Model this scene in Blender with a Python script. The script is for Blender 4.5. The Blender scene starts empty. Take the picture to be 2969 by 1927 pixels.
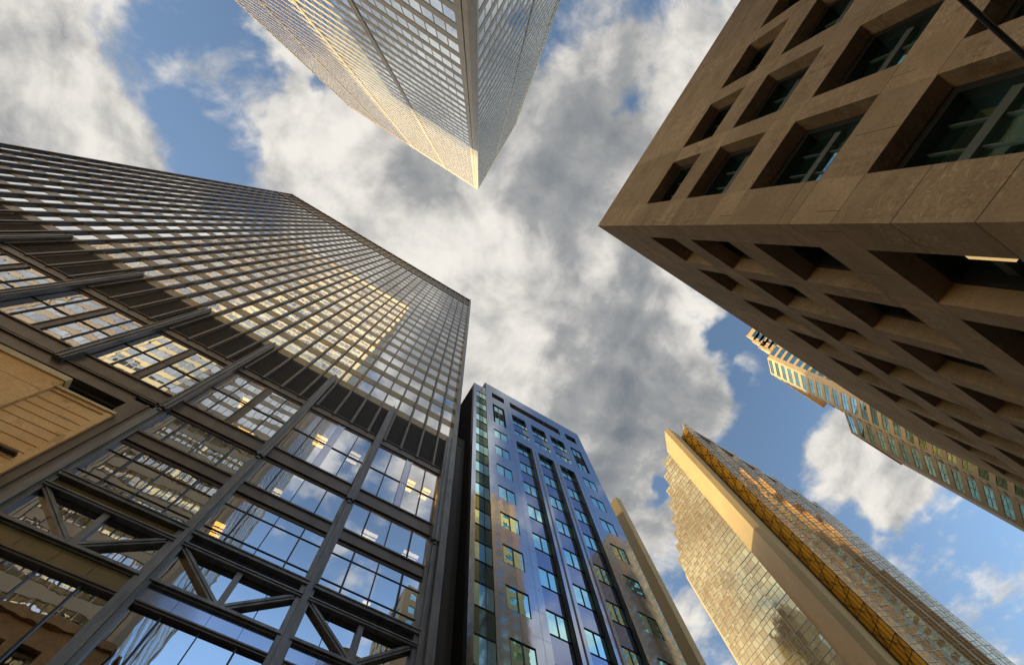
import bpy, math, random
from mathutils import Vector, Matrix

random.seed(7)
sc = bpy.context.scene
C = sc.collection
R = math.radians

# ------------------------------------------------------------------ camera
cam_d = bpy.data.cameras.new('camera'); cam = bpy.data.objects.new('camera', cam_d); C.objects.link(cam)
cam_d.sensor_width = 36.0; cam_d.lens = 16.661; cam_d.clip_start = 0.1; cam_d.clip_end = 9000
right = Vector((0.84822795, -0.52520623, -0.06832098))
up = Vector((-0.50127088, -0.83774583, 0.21658583))
fwd = Vector((0.17098784, 0.14946683, 0.97387002))
m = Matrix((right, up, -fwd)).transposed().to_4x4(); m.translation = (0, 0, 1.7)
cam.matrix_world = m
sc.camera = cam
sc.render.resolution_x = 1024; sc.render.resolution_y = 664
sc.view_settings.view_transform = 'Standard'; sc.view_settings.look = 'None'
sc.view_settings.exposure = 1.0; sc.view_settings.gamma = 1.0; sc.view_settings.use_curve_mapping = False
sc.cycles.max_bounces = 6; sc.cycles.glossy_bounces = 4; sc.cycles.diffuse_bounces = 3; sc.cycles.transparent_max_bounces = 8
sc.cycles.caustics_reflective = False; sc.cycles.caustics_refractive = False
sc.cycles.use_denoising = True

# ------------------------------------------------------------------ sun and sky
SUN = Vector((-0.417, 1.0, 0.392)).normalized()
EL = math.asin(SUN.z); AZ = math.atan2(SUN.x, SUN.y)
sl = bpy.data.lights.new('sun', 'SUN'); sl.energy = 2.7; sl.angle = R(0.53); sl.color = (1.0, 0.79, 0.36)
so = bpy.data.objects.new('sun', sl); C.objects.link(so); so.location = (-60, 140, 200)
so.rotation_euler = (-SUN).to_track_quat('-Z', 'Y').to_euler()

W = bpy.data.worlds.new('World'); sc.world = W; W.use_nodes = True
nt = W.node_tree
for n in list(nt.nodes): nt.nodes.remove(n)
def N(tree, t, **k):
    n = tree.nodes.new(t)
    for a, v in k.items(): setattr(n, a, v)
    return n
def val(tree, sock, v):
    if hasattr(v, 'is_linked') or isinstance(v, bpy.types.NodeSocket): tree.links.new(v, sock)
    else: sock.default_value = v
def math_(tree, op, a, b=None, c=None, clamp=False):
    n = N(tree, 'ShaderNodeMath', operation=op, use_clamp=clamp)
    val(tree, n.inputs[0], a)
    if b is not None: val(tree, n.inputs[1], b)
    if c is not None: val(tree, n.inputs[2], c)
    return n.outputs[0]
def vmath(tree, op, a, b=None):
    n = N(tree, 'ShaderNodeVectorMath', operation=op)
    val(tree, n.inputs[0], a)
    if b is not None: val(tree, n.inputs[1], b)
    return n
def smooth(tree, v, a, b, lo=0.0, hi=1.0):
    n = N(tree, 'ShaderNodeMapRange', interpolation_type='SMOOTHSTEP')
    val(tree, n.inputs['Value'], v); n.inputs['From Min'].default_value = a; n.inputs['From Max'].default_value = b
    n.inputs['To Min'].default_value = lo; n.inputs['To Max'].default_value = hi
    return n.outputs[0]
def mixc(tree, f, a, b):
    n = N(tree, 'ShaderNodeMix', data_type='RGBA'); val(tree, n.inputs[0], f)
    val(tree, n.inputs[6], a); val(tree, n.inputs[7], b); return n.outputs[2]
def noise(tree, vec, scale, detail=6, rough=0.55, dist=0.0, lac=2.0):
    n = N(tree, 'ShaderNodeTexNoise', noise_dimensions='3D')
    tree.links.new(vec, n.inputs['Vector'])
    n.inputs['Scale'].default_value = scale; n.inputs['Detail'].default_value = detail
    n.inputs['Roughness'].default_value = rough; n.inputs['Distortion'].default_value = dist
    n.inputs['Lacunarity'].default_value = lac
    return n.outputs['Fac']

def ramp_(t, f, stops):
    r = N(t, 'ShaderNodeValToRGB'); t.links.new(f, r.inputs[0])
    e = r.color_ramp.elements
    while len(e) < len(stops): e.new(0.5)
    for i, (p, c) in enumerate(stops): e[i].position = p; e[i].color = (*c, 1)
    return r.outputs[0]
sky = N(nt, 'ShaderNodeTexSky', sky_type='NISHITA'); sky.sun_disc = False
sky.sun_elevation = EL; sky.sun_rotation = AZ; sky.altitude = 100; sky.air_density = 1.0; sky.dust_density = 0.8; sky.ozone_density = 2.5
tc = N(nt, 'ShaderNodeTexCoord')
sep = N(nt, 'ShaderNodeSeparateXYZ'); nt.links.new(tc.outputs['Generated'], sep.inputs[0])
zc = math_(nt, 'MAXIMUM', sep.outputs[2], 0.06)
cmb = N(nt, 'ShaderNodeCombineXYZ')
nt.links.new(math_(nt, 'DIVIDE', sep.outputs[0], zc), cmb.inputs[0])
nt.links.new(math_(nt, 'DIVIDE', sep.outputs[1], zc), cmb.inputs[1])
uv = cmb.outputs[0]                      # position on the cloud deck, in deck heights
# warped deck coordinate
wn = N(nt, 'ShaderNodeTexNoise'); nt.links.new(uv, wn.inputs['Vector']); wn.inputs['Scale'].default_value = 3.2; wn.inputs['Detail'].default_value = 4
warp = vmath(nt, 'SUBTRACT', wn.outputs['Color'], (0.5, 0.5, 0.5))
ws = vmath(nt, 'SCALE', warp.outputs[0]); ws.inputs[3].default_value = 0.14
uvw = vmath(nt, 'ADD', uv, ws.outputs[0]).outputs[0]
wn2 = N(nt, 'ShaderNodeTexNoise'); nt.links.new(uv, wn2.inputs['Vector']); wn2.inputs['Scale'].default_value = 9.0; wn2.inputs['Detail'].default_value = 5
ws2 = vmath(nt, 'SCALE', vmath(nt, 'SUBTRACT', wn2.outputs['Color'], (0.5, 0.5, 0.5)).outputs[0]); ws2.inputs[3].default_value = 0.20
uvh = vmath(nt, 'ADD', uvw, ws2.outputs[0]).outputs[0]   # more ragged, for gaps and shades
# cloud masses: (u, v, inner radius, outer radius, amount)
MASS = [(-.20, .05, .10, .30, 1.0), (.02, -.02, .12, .32, 1.0), (.22, .02, .15, .34, 1.0), (.42, .08, .12, .34, 1.0),
        (.58, .10, .05, .20, .8), (.35, .25, .12, .30, .8), (.50, .32, .05, .22, .8), (.05, .20, .10, .28, .7), (-.05, -.16, .08, .22, .7),
        (.10, -.22, .05, .20, .75), (.04, -.33, .02, .13, .7), (-.36, .045, .04, .13, .8), (-.33, -.03, .0, .10, .55),
        (-.78, .24, .03, .17, .85), (-.70, .30, .05, .2, 1.0), (-.84, .17, .0, .12, .7), (-.80, .06, .0, .22, .36), (-.70, .06, .05, .40, .30), (-.58, -.02, .0, .12, .22), (-.90, .10, .05, .25, .26), (-.60, .24, .0, .10, .35),
        (-.46, -.07, .0, .075, .80), (-.42, -.02, .0, .05, .5), (-.52, -.10, .0, .05, .5),
        (1.10, -.05, .06, .24, 1.05), (1.24, -.02, .03, .18, .8), (1.0, -.02, .0, .14, .7), (1.75, .10, .05, .55, .26), (1.3, .25, .1, .5, .14), (1.55, .22, .0, .3, .12), (1.9, .3, .0, .3, .2),
        (.70, .40, .05, .22, .75), (.82, .32, .0, .12, .5), (.20, -.44, .04, .30, .36), (.14, -.50, .0, .16, .30), (.24, -.44, .0, .10, .3), (.17, -.60, .0, .12, .5), (-.2, -.5, .1, .4, .6),
        (-.1, .6, .2, .7, .8), (-.9, .8, .3, .8, .9), (.9, .9, .2, .6, .8), (2.4, -1.6, .4, 1.1, .7), (.65, -.95, .10, .32, .75), (1.15, -.85, .08, .3, .7), (-1.6, -.6, .4, 1.0, .8), (.12, -.22, .05, .18, .4), (-.35, -.55, .1, .3, .5), (-.58, -.34, .08, .26, 1.0), (.15, -.90, .1, .5, .20), (.55, -.72, .1, .5, .24), (-.24, -.20, .05, .2, .9), (-.95, -.40, .1, .3, .8), (.16, -.34, .0, .16, .55), (.22, -.30, .0, .12, .4)]
HOLE = [(.068, -.304, .0, .045, 1.0), (.205, .246, .0, .05, .9), (-.053, .133, .0, .022, 1.0), (.60, -.10, .02, .10, .9), (.66, -.02, .0, .06, .5), (.688, .313, .0, .05, .9), (.12, -.36, .0, .06, .7)]
acc = None
for u, v, r0, r1, a in MASS + [(h[0], h[1], h[2], h[3], -h[4]) for h in HOLE]:
    d = vmath(nt, 'DISTANCE', uvh if a < 0 or r1 < .2 else uvw, (u, v, 0.0)).outputs['Value']
    s = smooth(nt, d, r0, r1, a, 0.0)
    acc = s if acc is None else math_(nt, 'ADD', acc, s)
acc = math_(nt, 'MINIMUM', acc, 1.25)
n1 = noise(nt, uvw, 5.0, 9, 0.56, 0.08)
n2 = noise(nt, uvw, 13.0, 7, 0.6, 0.0)
off = vmath(nt, 'ADD', uvw, (-0.030, 0.045, 0.0)).outputs[0]
n1o = noise(nt, off, 5.0, 9, 0.56, 0.08)
nb = noise(nt, uv, 2.1, 3, 0.5, 0.2)
dens = math_(nt, 'ADD', acc, math_(nt, 'MULTIPLY', math_(nt, 'SUBTRACT', n1, 0.5), 2.1))
dens = math_(nt, 'ADD', dens, math_(nt, 'MULTIPLY', math_(nt, 'SUBTRACT', n2, 0.5), 0.8))
cov = smooth(nt, dens, 0.22, 0.82)
# light on the cloud: sun side against far side of the billows, deep grey middles
relief = math_(nt, 'MULTIPLY', math_(nt, 'SUBTRACT', n1, n1o), 2.3)
thick = smooth(nt, dens, 0.75, 1.9)
GREY = [(.42, .09, .06, .26, .42), (.30, .03, .02, .18, .25), (.55, .12, .05, .24, .40), (-.16, .0, .0, .17, .30), (.62, .38, .05, .3, .5), (.10, -.30, .05, .25, .35), (.16, -.05, .02, .18, .35)]
LIT = [(-.27, .075, .02, .14, .42), (-.07, .11, .02, .13, .30), (.07, .00, .0, .10, .35), (-.36, .02, .02, .14, .4), (.40, -.09, .0, .10, .25), (-.7, .28, .0, .25, .1)]
g = None
for u, v, r0, r1, a in GREY + [(l[0], l[1], l[2], l[3], -l[4]) for l in LIT]:
    s = smooth(nt, vmath(nt, 'DISTANCE', uvh, (u, v, 0.0)).outputs['Value'], r0, r1, a, 0.0)
    g = s if g is None else math_(nt, 'ADD', g, s)
g = math_(nt, 'ADD', g, math_(nt, 'MULTIPLY_ADD', thick, 0.22, 0.16))
g = math_(nt, 'SUBTRACT', g, relief)
g = math_(nt, 'ADD', g, math_(nt, 'MULTIPLY', math_(nt, 'SUBTRACT', n2, 0.5), 0.35))
g = math_(nt, 'ADD', g, math_(nt, 'MULTIPLY', math_(nt, 'SUBTRACT', nb, 0.5), 1.2))
g = smooth(nt, g, -0.25, 1.50)
ccol = ramp_(nt, g, [(0.0, (.450, .432, .400)), (0.20, (.325, .314, .298)), (0.48, (.190, .193, .194)), (1.0, (.085, .098, .113))])
# low sky brightened and warmed, an added fill for the shaded facades
low = smooth(nt, sep.outputs[2], 0.50, 0.08)
toward = vmath(nt, 'DOT_PRODUCT', tc.outputs['Generated'], (SUN.x/math.hypot(SUN.x, SUN.y), SUN.y/math.hypot(SUN.x, SUN.y), 0.0)).outputs['Value']
low = math_(nt, 'MULTIPLY', low, smooth(nt, toward, -0.35, 0.55, 0.32, 1.0))
sk = vmath(nt, 'MULTIPLY', sky.outputs[0], (0.88, 0.83, 0.74))
sk2 = vmath(nt, 'MULTIPLY', sk.outputs[0], mixc(nt, low, (1, 1, 1, 1), (4.6, 3.3, 2.0, 1)))
anti = math_(nt, 'MULTIPLY', smooth(nt, sep.outputs[2], 0.90, 0.55), smooth(nt, toward, 0.0, -0.65))  # added gain on the sky opposite the sun, brightening mirrored panes
sk2s = vmath(nt, 'SCALE', sk2.outputs[0]); nt.links.new(math_(nt, 'MULTIPLY_ADD', anti, 0.95, 1.0), sk2s.inputs[3])
cc2 = vmath(nt, 'MULTIPLY', ccol, mixc(nt, low, (1, 1, 1, 1), (5.0, 3.7, 2.3, 1)))
bg1 = N(nt, 'ShaderNodeBackground'); nt.links.new(sk2s.outputs[0], bg1.inputs[0]); bg1.inputs[1].default_value = 0.15
bg2 = N(nt, 'ShaderNodeBackground'); nt.links.new(cc2.outputs[0], bg2.inputs[0]); bg2.inputs[1].default_value = 1.0
mx = N(nt, 'ShaderNodeMixShader'); nt.links.new(cov, mx.inputs[0]); nt.links.new(bg1.outputs[0], mx.inputs[1]); nt.links.new(bg2.outputs[0], mx.inputs[2])
wo = N(nt, 'ShaderNodeOutputWorld'); nt.links.new(mx.outputs[0], wo.inputs[0])
W.cycles.sampling_method = 'MANUAL'; W.cycles.sample_map_resolution = 512

# ------------------------------------------------------------------ materials
def mat(name):
    M = bpy.data.materials.new(name); M.use_nodes = True
    t = M.node_tree
    for n in list(t.nodes): t.nodes.remove(n)
    o = N(t, 'ShaderNodeOutputMaterial')
    return M, t, o
def pcoord(t, scale=(1, 1, 1)):
    g_ = N(t, 'ShaderNodeNewGeometry')
    mp = N(t, 'ShaderNodeMapping'); t.links.new(g_.outputs['Position'], mp.inputs[0]); mp.inputs['Scale'].default_value = scale
    return mp.outputs[0]
def ramp(t, f, stops):
    r = N(t, 'ShaderNodeValToRGB'); t.links.new(f, r.inputs[0])
    e = r.color_ramp.elements
    while len(e) < len(stops): e.new(0.5)
    for i, (p, c) in enumerate(stops): e[i].position = p; e[i].color = (*c, 1)
    return r.outputs[0]
def solid(name, c1, c2, scale=1.5, stretch=(1, 1, 1), rough=0.7, metal=0.0, bump=0.0, spec=0.5, detail=6, fine=None):
    M, t, o = mat(name)
    p = N(t, 'ShaderNodeBsdfPrincipled'); t.links.new(p.outputs[0], o.inputs[0])
    v = pcoord(t, stretch)
    f = noise(t, v, scale, detail, 0.6, 0.3)
    col = ramp(t, f, [(0.32, c1), (0.68, c2)])
    if fine:
        f2 = noise(t, pcoord(t), fine, 3, 0.7)
        col = mixc(t, smooth(t, f2, 0.35, 0.75, 0.0, 0.45), col, (c1[0] * 0.6, c1[1] * 0.6, c1[2] * 0.6, 1))
    t.links.new(col, p.inputs['Base Color'])
    p.inputs['Roughness'].default_value = rough; p.inputs['Metallic'].default_value = metal
    p.inputs['Specular IOR Level'].default_value = spec
    if bump:
        b = N(t, 'ShaderNodeBump'); b.inputs['Strength'].default_value = bump; b.inputs['Distance'].default_value = 0.02
        t.links.new(f, b.inputs['Height']); t.links.new(b.outputs[0], p.inputs['Normal'])
    return M
def mirror(name, tint, deep, fac=0.75, wave=0.0, wscale=0.9, through=0.0, rough=0.0, vary=0.0, stretch=(1, 1, 1)):
    """coated window glass: a tinted mirror over a dark body, optionally letting the room behind show"""
    M, t, o = mat(name)
    gl = N(t, 'ShaderNodeBsdfGlossy'); gl.inputs['Roughness'].default_value = rough
    body = N(t, 'ShaderNodeBsdfDiffuse'); body.inputs[0].default_value = (*deep, 1)
    gl.inputs[0].default_value = (*tint, 1)
    if vary:
        oi = N(t, 'ShaderNodeNewGeometry')
        oi2 = N(t, 'ShaderNodeObjectInfo')
        rnd = math_(t, 'FRACT', math_(t, 'ADD', oi.outputs['Random Per Island'], oi2.outputs['Random']))
        t.links.new(mixc(t, rnd, (*[c * (1 - vary) for c in tint], 1), (*[min(1, c * (1 + vary * .5)) for c in tint], 1)), gl.inputs[0])
    if wave:
        f = noise(t, pcoord(t, stretch), wscale, 2, 0.45, 0.4)
        b = N(t, 'ShaderNodeBump'); b.inputs['Strength'].default_value = 1.0; b.inputs['Distance'].default_value = wave
        t.links.new(f, b.inputs['Height']); t.links.new(b.outputs[0], gl.inputs['Normal'])
    inner = body.outputs[0]
    if through:
        tr = N(t, 'ShaderNodeBsdfTransparent'); tr.inputs[0].default_value = (0.9, 0.9, 0.88, 1)
        m1 = N(t, 'ShaderNodeMixShader'); m1.inputs[0].default_value = through
        t.links.new(inner, m1.inputs[1]); t.links.new(tr.outputs[0], m1.inputs[2]); inner = m1.outputs[0]
    mxs = N(t, 'ShaderNodeMixShader'); mxs.inputs[0].default_value = fac
    t.links.new(inner, mxs.inputs[1]); t.links.new(gl.outputs[0], mxs.inputs[2]); t.links.new(mxs.outputs[0], o.inputs[0])
    return M
def polished(name, c1, c2, tint, fac, scale=30):
    M, t, o = mat(name)
    d = N(t, 'ShaderNodeBsdfDiffuse')
    f = noise(t, pcoord(t), scale, 3, 0.7)
    big = noise(t, pcoord(t), 0.35, 4, 0.6)
    col = ramp(t, f, [(0.35, c1), (0.65, c2)])
    t.links.new(mixc(t, smooth(t, big, 0.3, 0.7, 0.0, 0.35), col, (*[x * .6 for x in c1], 1)), d.inputs[0])
    gl = N(t, 'ShaderNodeBsdfGlossy'); gl.inputs[0].default_value = (*tint, 1); gl.inputs['Roughness'].default_value = 0.06
    bw = N(t, 'ShaderNodeBump'); bw.inputs['Distance'].default_value = 0.004; t.links.new(noise(t, pcoord(t), 0.8, 2, 0.5), bw.inputs['Height']); t.links.new(bw.outputs[0], gl.inputs['Normal'])
    mxs = N(t, 'ShaderNodeMixShader'); mxs.inputs[0].default_value = fac
    t.links.new(d.outputs[0], mxs.inputs[1]); t.links.new(gl.outputs[0], mxs.inputs[2]); t.links.new(mxs.outputs[0], o.inputs[0])
    return M
def glow(name, c, s):
    M, t, o = mat(name); e = N(t, 'ShaderNodeEmission'); e.inputs[0].default_value = (*c, 1); e.inputs[1].default_value = s
    t.links.new(e.outputs[0], o.inputs[0]); return M

M_STEEL = solid('bronze_steel', (.105, .080, .064), (.165, .128, .102), 1.2, (1, 1, .5), 0.36, 0.4, 0.15, fine=40)
M_STEEL_WORN = solid('weathered_steel', (.115, .108, .108), (.22, .21, .21), 2.2, (1, 1, .25), 0.42, 0.4, 0.2, fine=25)
M_SPAN = solid('bronze_panel', (.19, .138, .066), (.25, .185, .09), 0.8, (1, 1, 1), 0.24, 0.45, 0.05)
M_LOUVRE = solid('louvre_black', (.030, .022, .019), (.052, .039, .034), 1.5, (1, 1, 18), 0.5, 0.2, 0.8, fine=30)
M_AGLASS = mirror('tower_glass', (.90, .92, .95), (.02, .02, .022), 0.94, 0.0030, 0.9, vary=.16)
M_AGLASS_LOW = mirror('lower_glass', (.85, .89, .95), (.03, .035, .05), 0.84, 0.0045, 0.55, through=0.85, vary=.08)
M_SGLASS = mirror('spandrel_glass', (.62, .66, .82), (.05, .05, .06), 0.72, 0.006, 0.9, rough=0.12)
M_ROOM = solid('room_grey', (.10, .10, .11), (.16, .16, .17), 0.6, rough=0.9)
M_CEIL = solid('room_ceiling', (.30, .31, .33), (.36, .37, .38), 0.6, rough=0.9)
M_LAMP = glow('office_lamp', (1.0, .48, .06), 5.5)
M_LAMPW = glow('office_lamp_pale', (1.0, .76, .42), 2.4)
M_TAN = solid('tan_stone', (.80, .44, .17), (.90, .57, .26), 0.7, (1, 1, .6), 0.75, 0, 0.15, fine=9)
M_TAND = solid('tan_coping', (.58, .45, .25), (.72, .57, .33), 1.5, rough=0.7)
M_WHITE = solid('white_cladding', (.385, .375, .35), (.45, .44, .415), 0.5, (1, 1, 1), 0.45, 0, 0.0)
M_WHITED = solid('white_cladding_joint', (.05, .045, .04), (.07, .065, .055), 1.0, rough=0.6)
M_BGLASS = mirror('white_tower_glass', (.84, .90, .95), (.03, .03, .03), 0.90, 0.0012, 0.6, vary=.14)
M_STONE = solid('brown_granite', (.36, .245, .150), (.50, .355, .230), 0.55, (1.0, 1.0, 1.9), 0.9, 0, 0.10, spec=0.15, fine=14)
def vein(M, c, scale, lo, hi, amt, stretch):
    t = M.node_tree; p = [n for n in t.nodes if n.type == 'BSDF_PRINCIPLED'][0]
    src = p.inputs['Base Color'].links[0].from_socket
    f = noise(t, pcoord(t, stretch), scale, 5, 0.65, 1.6)
    g2 = noise(t, pcoord(t), 0.45, 3, 0.5)
    k = math_(t, 'MULTIPLY', smooth(t, f, lo, hi, 0.0, amt), smooth(t, g2, 0.42, 0.62))
    t.links.new(mixc(t, k, src, (*c, 1)), p.inputs['Base Color'])
vein(M_STONE, (.62, .48, .34), 2.6, .52, .62, .55, (1, 1, 2.2))
vein(M_STONE, (.20, .125, .075), 1.3, .54, .66, .5, (1, 1, .7))
def slab_tone(M, amt):
    t = M.node_tree; p = [n for n in t.nodes if n.type == 'BSDF_PRINCIPLED'][0]
    src = p.inputs['Base Color'].links[0].from_socket
    gi = N(t, 'ShaderNodeNewGeometry')
    k = math_(t, 'MULTIPLY_ADD', gi.outputs['Random Per Island'], 2*amt, 1-amt)
    v = vmath(t, 'SCALE', src); t.links.new(k, v.inputs[3]); t.links.new(v.outputs[0], p.inputs['Base Color'])
slab_tone(M_STONE, .13)
vein(M_STONE, (.17, .11, .07), 1.6, .52, .70, .42, (1, 1, .10))
vein(M_TAN, (.30, .17, .08), 1.1, .52, .66, .6, (1, 1, .8))
M_DKMETAL = solid('dark_reveal', (.020, .021, .020), (.034, .036, .034), 1.0, rough=0.5, metal=0.3)
M_MULLION = solid('grey_green_mullion', (.16, .18, .17), (.20, .22, .21), 1.0, rough=0.45, metal=0.4)
M_CGLASS = mirror('recess_glass', (.50, .90, .84), (.03, .07, .06), 0.82, 0.004, 0.7)
M_JOINT = solid('stone_joint', (.045, .030, .020), (.06, .04, .027), 1.0, rough=0.9)
M_GRANITE = polished('polished_granite', (.09, .08, .065), (.19, .165, .13), (.68, .78, 1.0), 0.64)
M_DGLASS = mirror('blue_glass', (.55, .92, 1.0), (.01, .04, .05), 0.96, 0.004, 0.8)
M_DSPAN = polished('spandrel_granite', (.05, .05, .055), (.09, .09, .10), (.52, .62, .95), 0.55)
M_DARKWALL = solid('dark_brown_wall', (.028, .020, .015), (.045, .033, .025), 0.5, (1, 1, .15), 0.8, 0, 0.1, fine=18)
M_FRAME = solid('black_frame', (.015, .015, .016), (.025, .025, .027), 2.0, rough=0.4, metal=0.4)
M_BEIGE = solid('beige_stone', (.29, .215, .115), (.34, .255, .14), 0.25, (1, 1, .5), 0.7, 0, 0.0, fine=3)
vein(M_BEIGE, (.22, .155, .085), .5, .50, .72, .4, (1, 1, .06))
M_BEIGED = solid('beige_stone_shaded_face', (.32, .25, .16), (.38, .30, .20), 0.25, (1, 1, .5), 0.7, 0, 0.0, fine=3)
M_GOLD = mirror('gold_glass', (1.0, .80, .48), (.55, .37, .13), 0.76, 0.02, 0.25, rough=0.05, vary=0.35)
M_GOLDDK = mirror('amber_glass', (1.0, .54, .12), (.95, .44, .04), 0.45, 0.004, 0.4, rough=0.10, vary=0.3)
M_GOLDGREY = mirror('grey_gold_glass', (.74, .58, .40), (.30, .18, .07), 0.62, 0.02, 0.25, rough=0.05, vary=0.25)
M_GMULL = solid('pale_metal', (.42, .41, .38), (.50, .49, .46), 1.0, rough=0.4, metal=0.5)
M_LATT = solid('brown_metal', (.05, .028, .012), (.08, .045, .02), 1.0, rough=0.5, metal=0.4)
M_CREAM = solid('cream_stone', (.42, .32, .195), (.49, .38, .24), 0.3, rough=0.7, fine=2)
M_TEAL = mirror('teal_glass', (.52, .90, .82), (.02, .07, .06), 0.78, 0.004, 0.5, vary=0.4)
M_CREAMDK = solid('shaded_cream_stone', (.25, .185, .11), (.32, .24, .15), 0.3, rough=0.7, fine=2)  # cream stone with shade darkened into its colour
M_BROWNDK = solid('brown_brick', (.11, .072, .042), (.17, .115, .068), 0.5, rough=0.8, fine=3)
M_BROWNOLD = solid('old_brown_stone', (.20, .13, .075), (.34, .23, .13), 0.8, (1, 1, 1.6), 0.8, 0, 0.3, fine=6)
M_OLDGLASS = mirror('old_window', (.35, .35, .35), (.03, .025, .02), 0.5, 0.004, 1.0)
M_ASPH = solid('asphalt', (.035, .035, .036), (.06, .06, .06), 3.0, rough=0.9, bump=0.2, fine=60)
M_PAVE = solid('pavement', (.22, .21, .20), (.30, .29, .27), 1.5, rough=0.9, fine=30)
M_EARTH = solid('ground_paving', (.10, .10, .10), (.16, .155, .15), 0.2, rough=0.95)
M_PAINT = solid('road_paint', (.70, .70, .68), (.80, .80, .78), 4.0, rough=0.8)
M_CABLE = solid('cable_black', (.012, .011, .010), (.02, .018, .016), 5.0, rough=0.6)

# ------------------------------------------------------------------ mesh helpers
class MB:
    def __init__(s): s.v = []; s.f = []; s.mi = []
    def quad(s, a, b, c, d, mi=0):
        i = len(s.v); s.v += [tuple(a), tuple(b), tuple(c), tuple(d)]; s.f.append((i, i+1, i+2, i+3)); s.mi.append(mi)
    def tri(s, a, b, c, mi=0):
        i = len(s.v); s.v += [tuple(a), tuple(b), tuple(c)]; s.f.append((i, i+1, i+2)); s.mi.append(mi)
    def hexa(s, p, mi=0):   # 8 corners: bottom ring 0-3, top ring 4-7
        i = len(s.v); s.v += [tuple(q) for q in p]
        for q in ((3,2,1,0),(4,5,6,7),(0,1,5,4),(1,2,6,5),(2,3,7,6),(3,0,4,7)):
            s.f.append(tuple(i+k for k in q)); s.mi.append(mi)
    def box(s, x0, x1, y0, y1, z0, z1, mi=0):
        s.hexa([(x0,y0,z0),(x1,y0,z0),(x1,y1,z0),(x0,y1,z0),(x0,y0,z1),(x1,y0,z1),(x1,y1,z1),(x0,y1,z1)], mi)
    def prism(s, pts, z0, z1, mi=0):
        n = len(pts); i = len(s.v)
        s.v += [(p[0], p[1], z0) for p in pts] + [(p[0], p[1], z1) for p in pts]
        s.f.append(tuple(i+k for k in range(n-1, -1, -1))); s.mi.append(mi)
        s.f.append(tuple(i+n+k for k in range(n))); s.mi.append(mi)
        for k in range(n):
            l = (k+1) % n; s.f.append((i+k, i+l, i+n+l, i+n+k)); s.mi.append(mi)
    def tube(s, a, b, r, n=8, mi=0):
        a = Vector(a); b = Vector(b); d = (b-a).normalized()
        u = d.orthogonal().normalized(); w = d.cross(u); i = len(s.v)
        for P in (a, b):
            for k in range(n):
                t = 2*math.pi*k/n; s.v.append(tuple(P + u*math.cos(t)*r + w*math.sin(t)*r))
        for k in range(n):
            l = (k+1) % n; s.f.append((i+k, i+l, i+n+l, i+n+k)); s.mi.append(mi)
        s.f.append(tuple(i+k for k in range(n-1,-1,-1))); s.mi.append(mi); s.f.append(tuple(i+n+k for k in range(n))); s.mi.append(mi)
    def build(s, name, mats, parent=None, label=None, kind=None):
        me = bpy.data.meshes.new(name); me.from_pydata(s.v, [], s.f)
        for m_ in (mats if isinstance(mats, (list, tuple)) else [mats]): me.materials.append(m_)
        me.polygons.foreach_set('material_index', s.mi); me.update()
        o = bpy.data.objects.new(name, me); C.objects.link(o)
        if parent: o.parent = parent; o.matrix_parent_inverse = parent.matrix_world.inverted()
        if label: o['label'] = label
        if kind: o['kind'] = kind
        return o
def thing(name, label, cat, loc, group=None):
    o = bpy.data.objects.new(name, None); C.objects.link(o); o.location = loc
    o.matrix_world = Matrix.Translation(loc)
    o['label'] = label; o['category'] = cat
    if group: o['group'] = group
    return o

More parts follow.
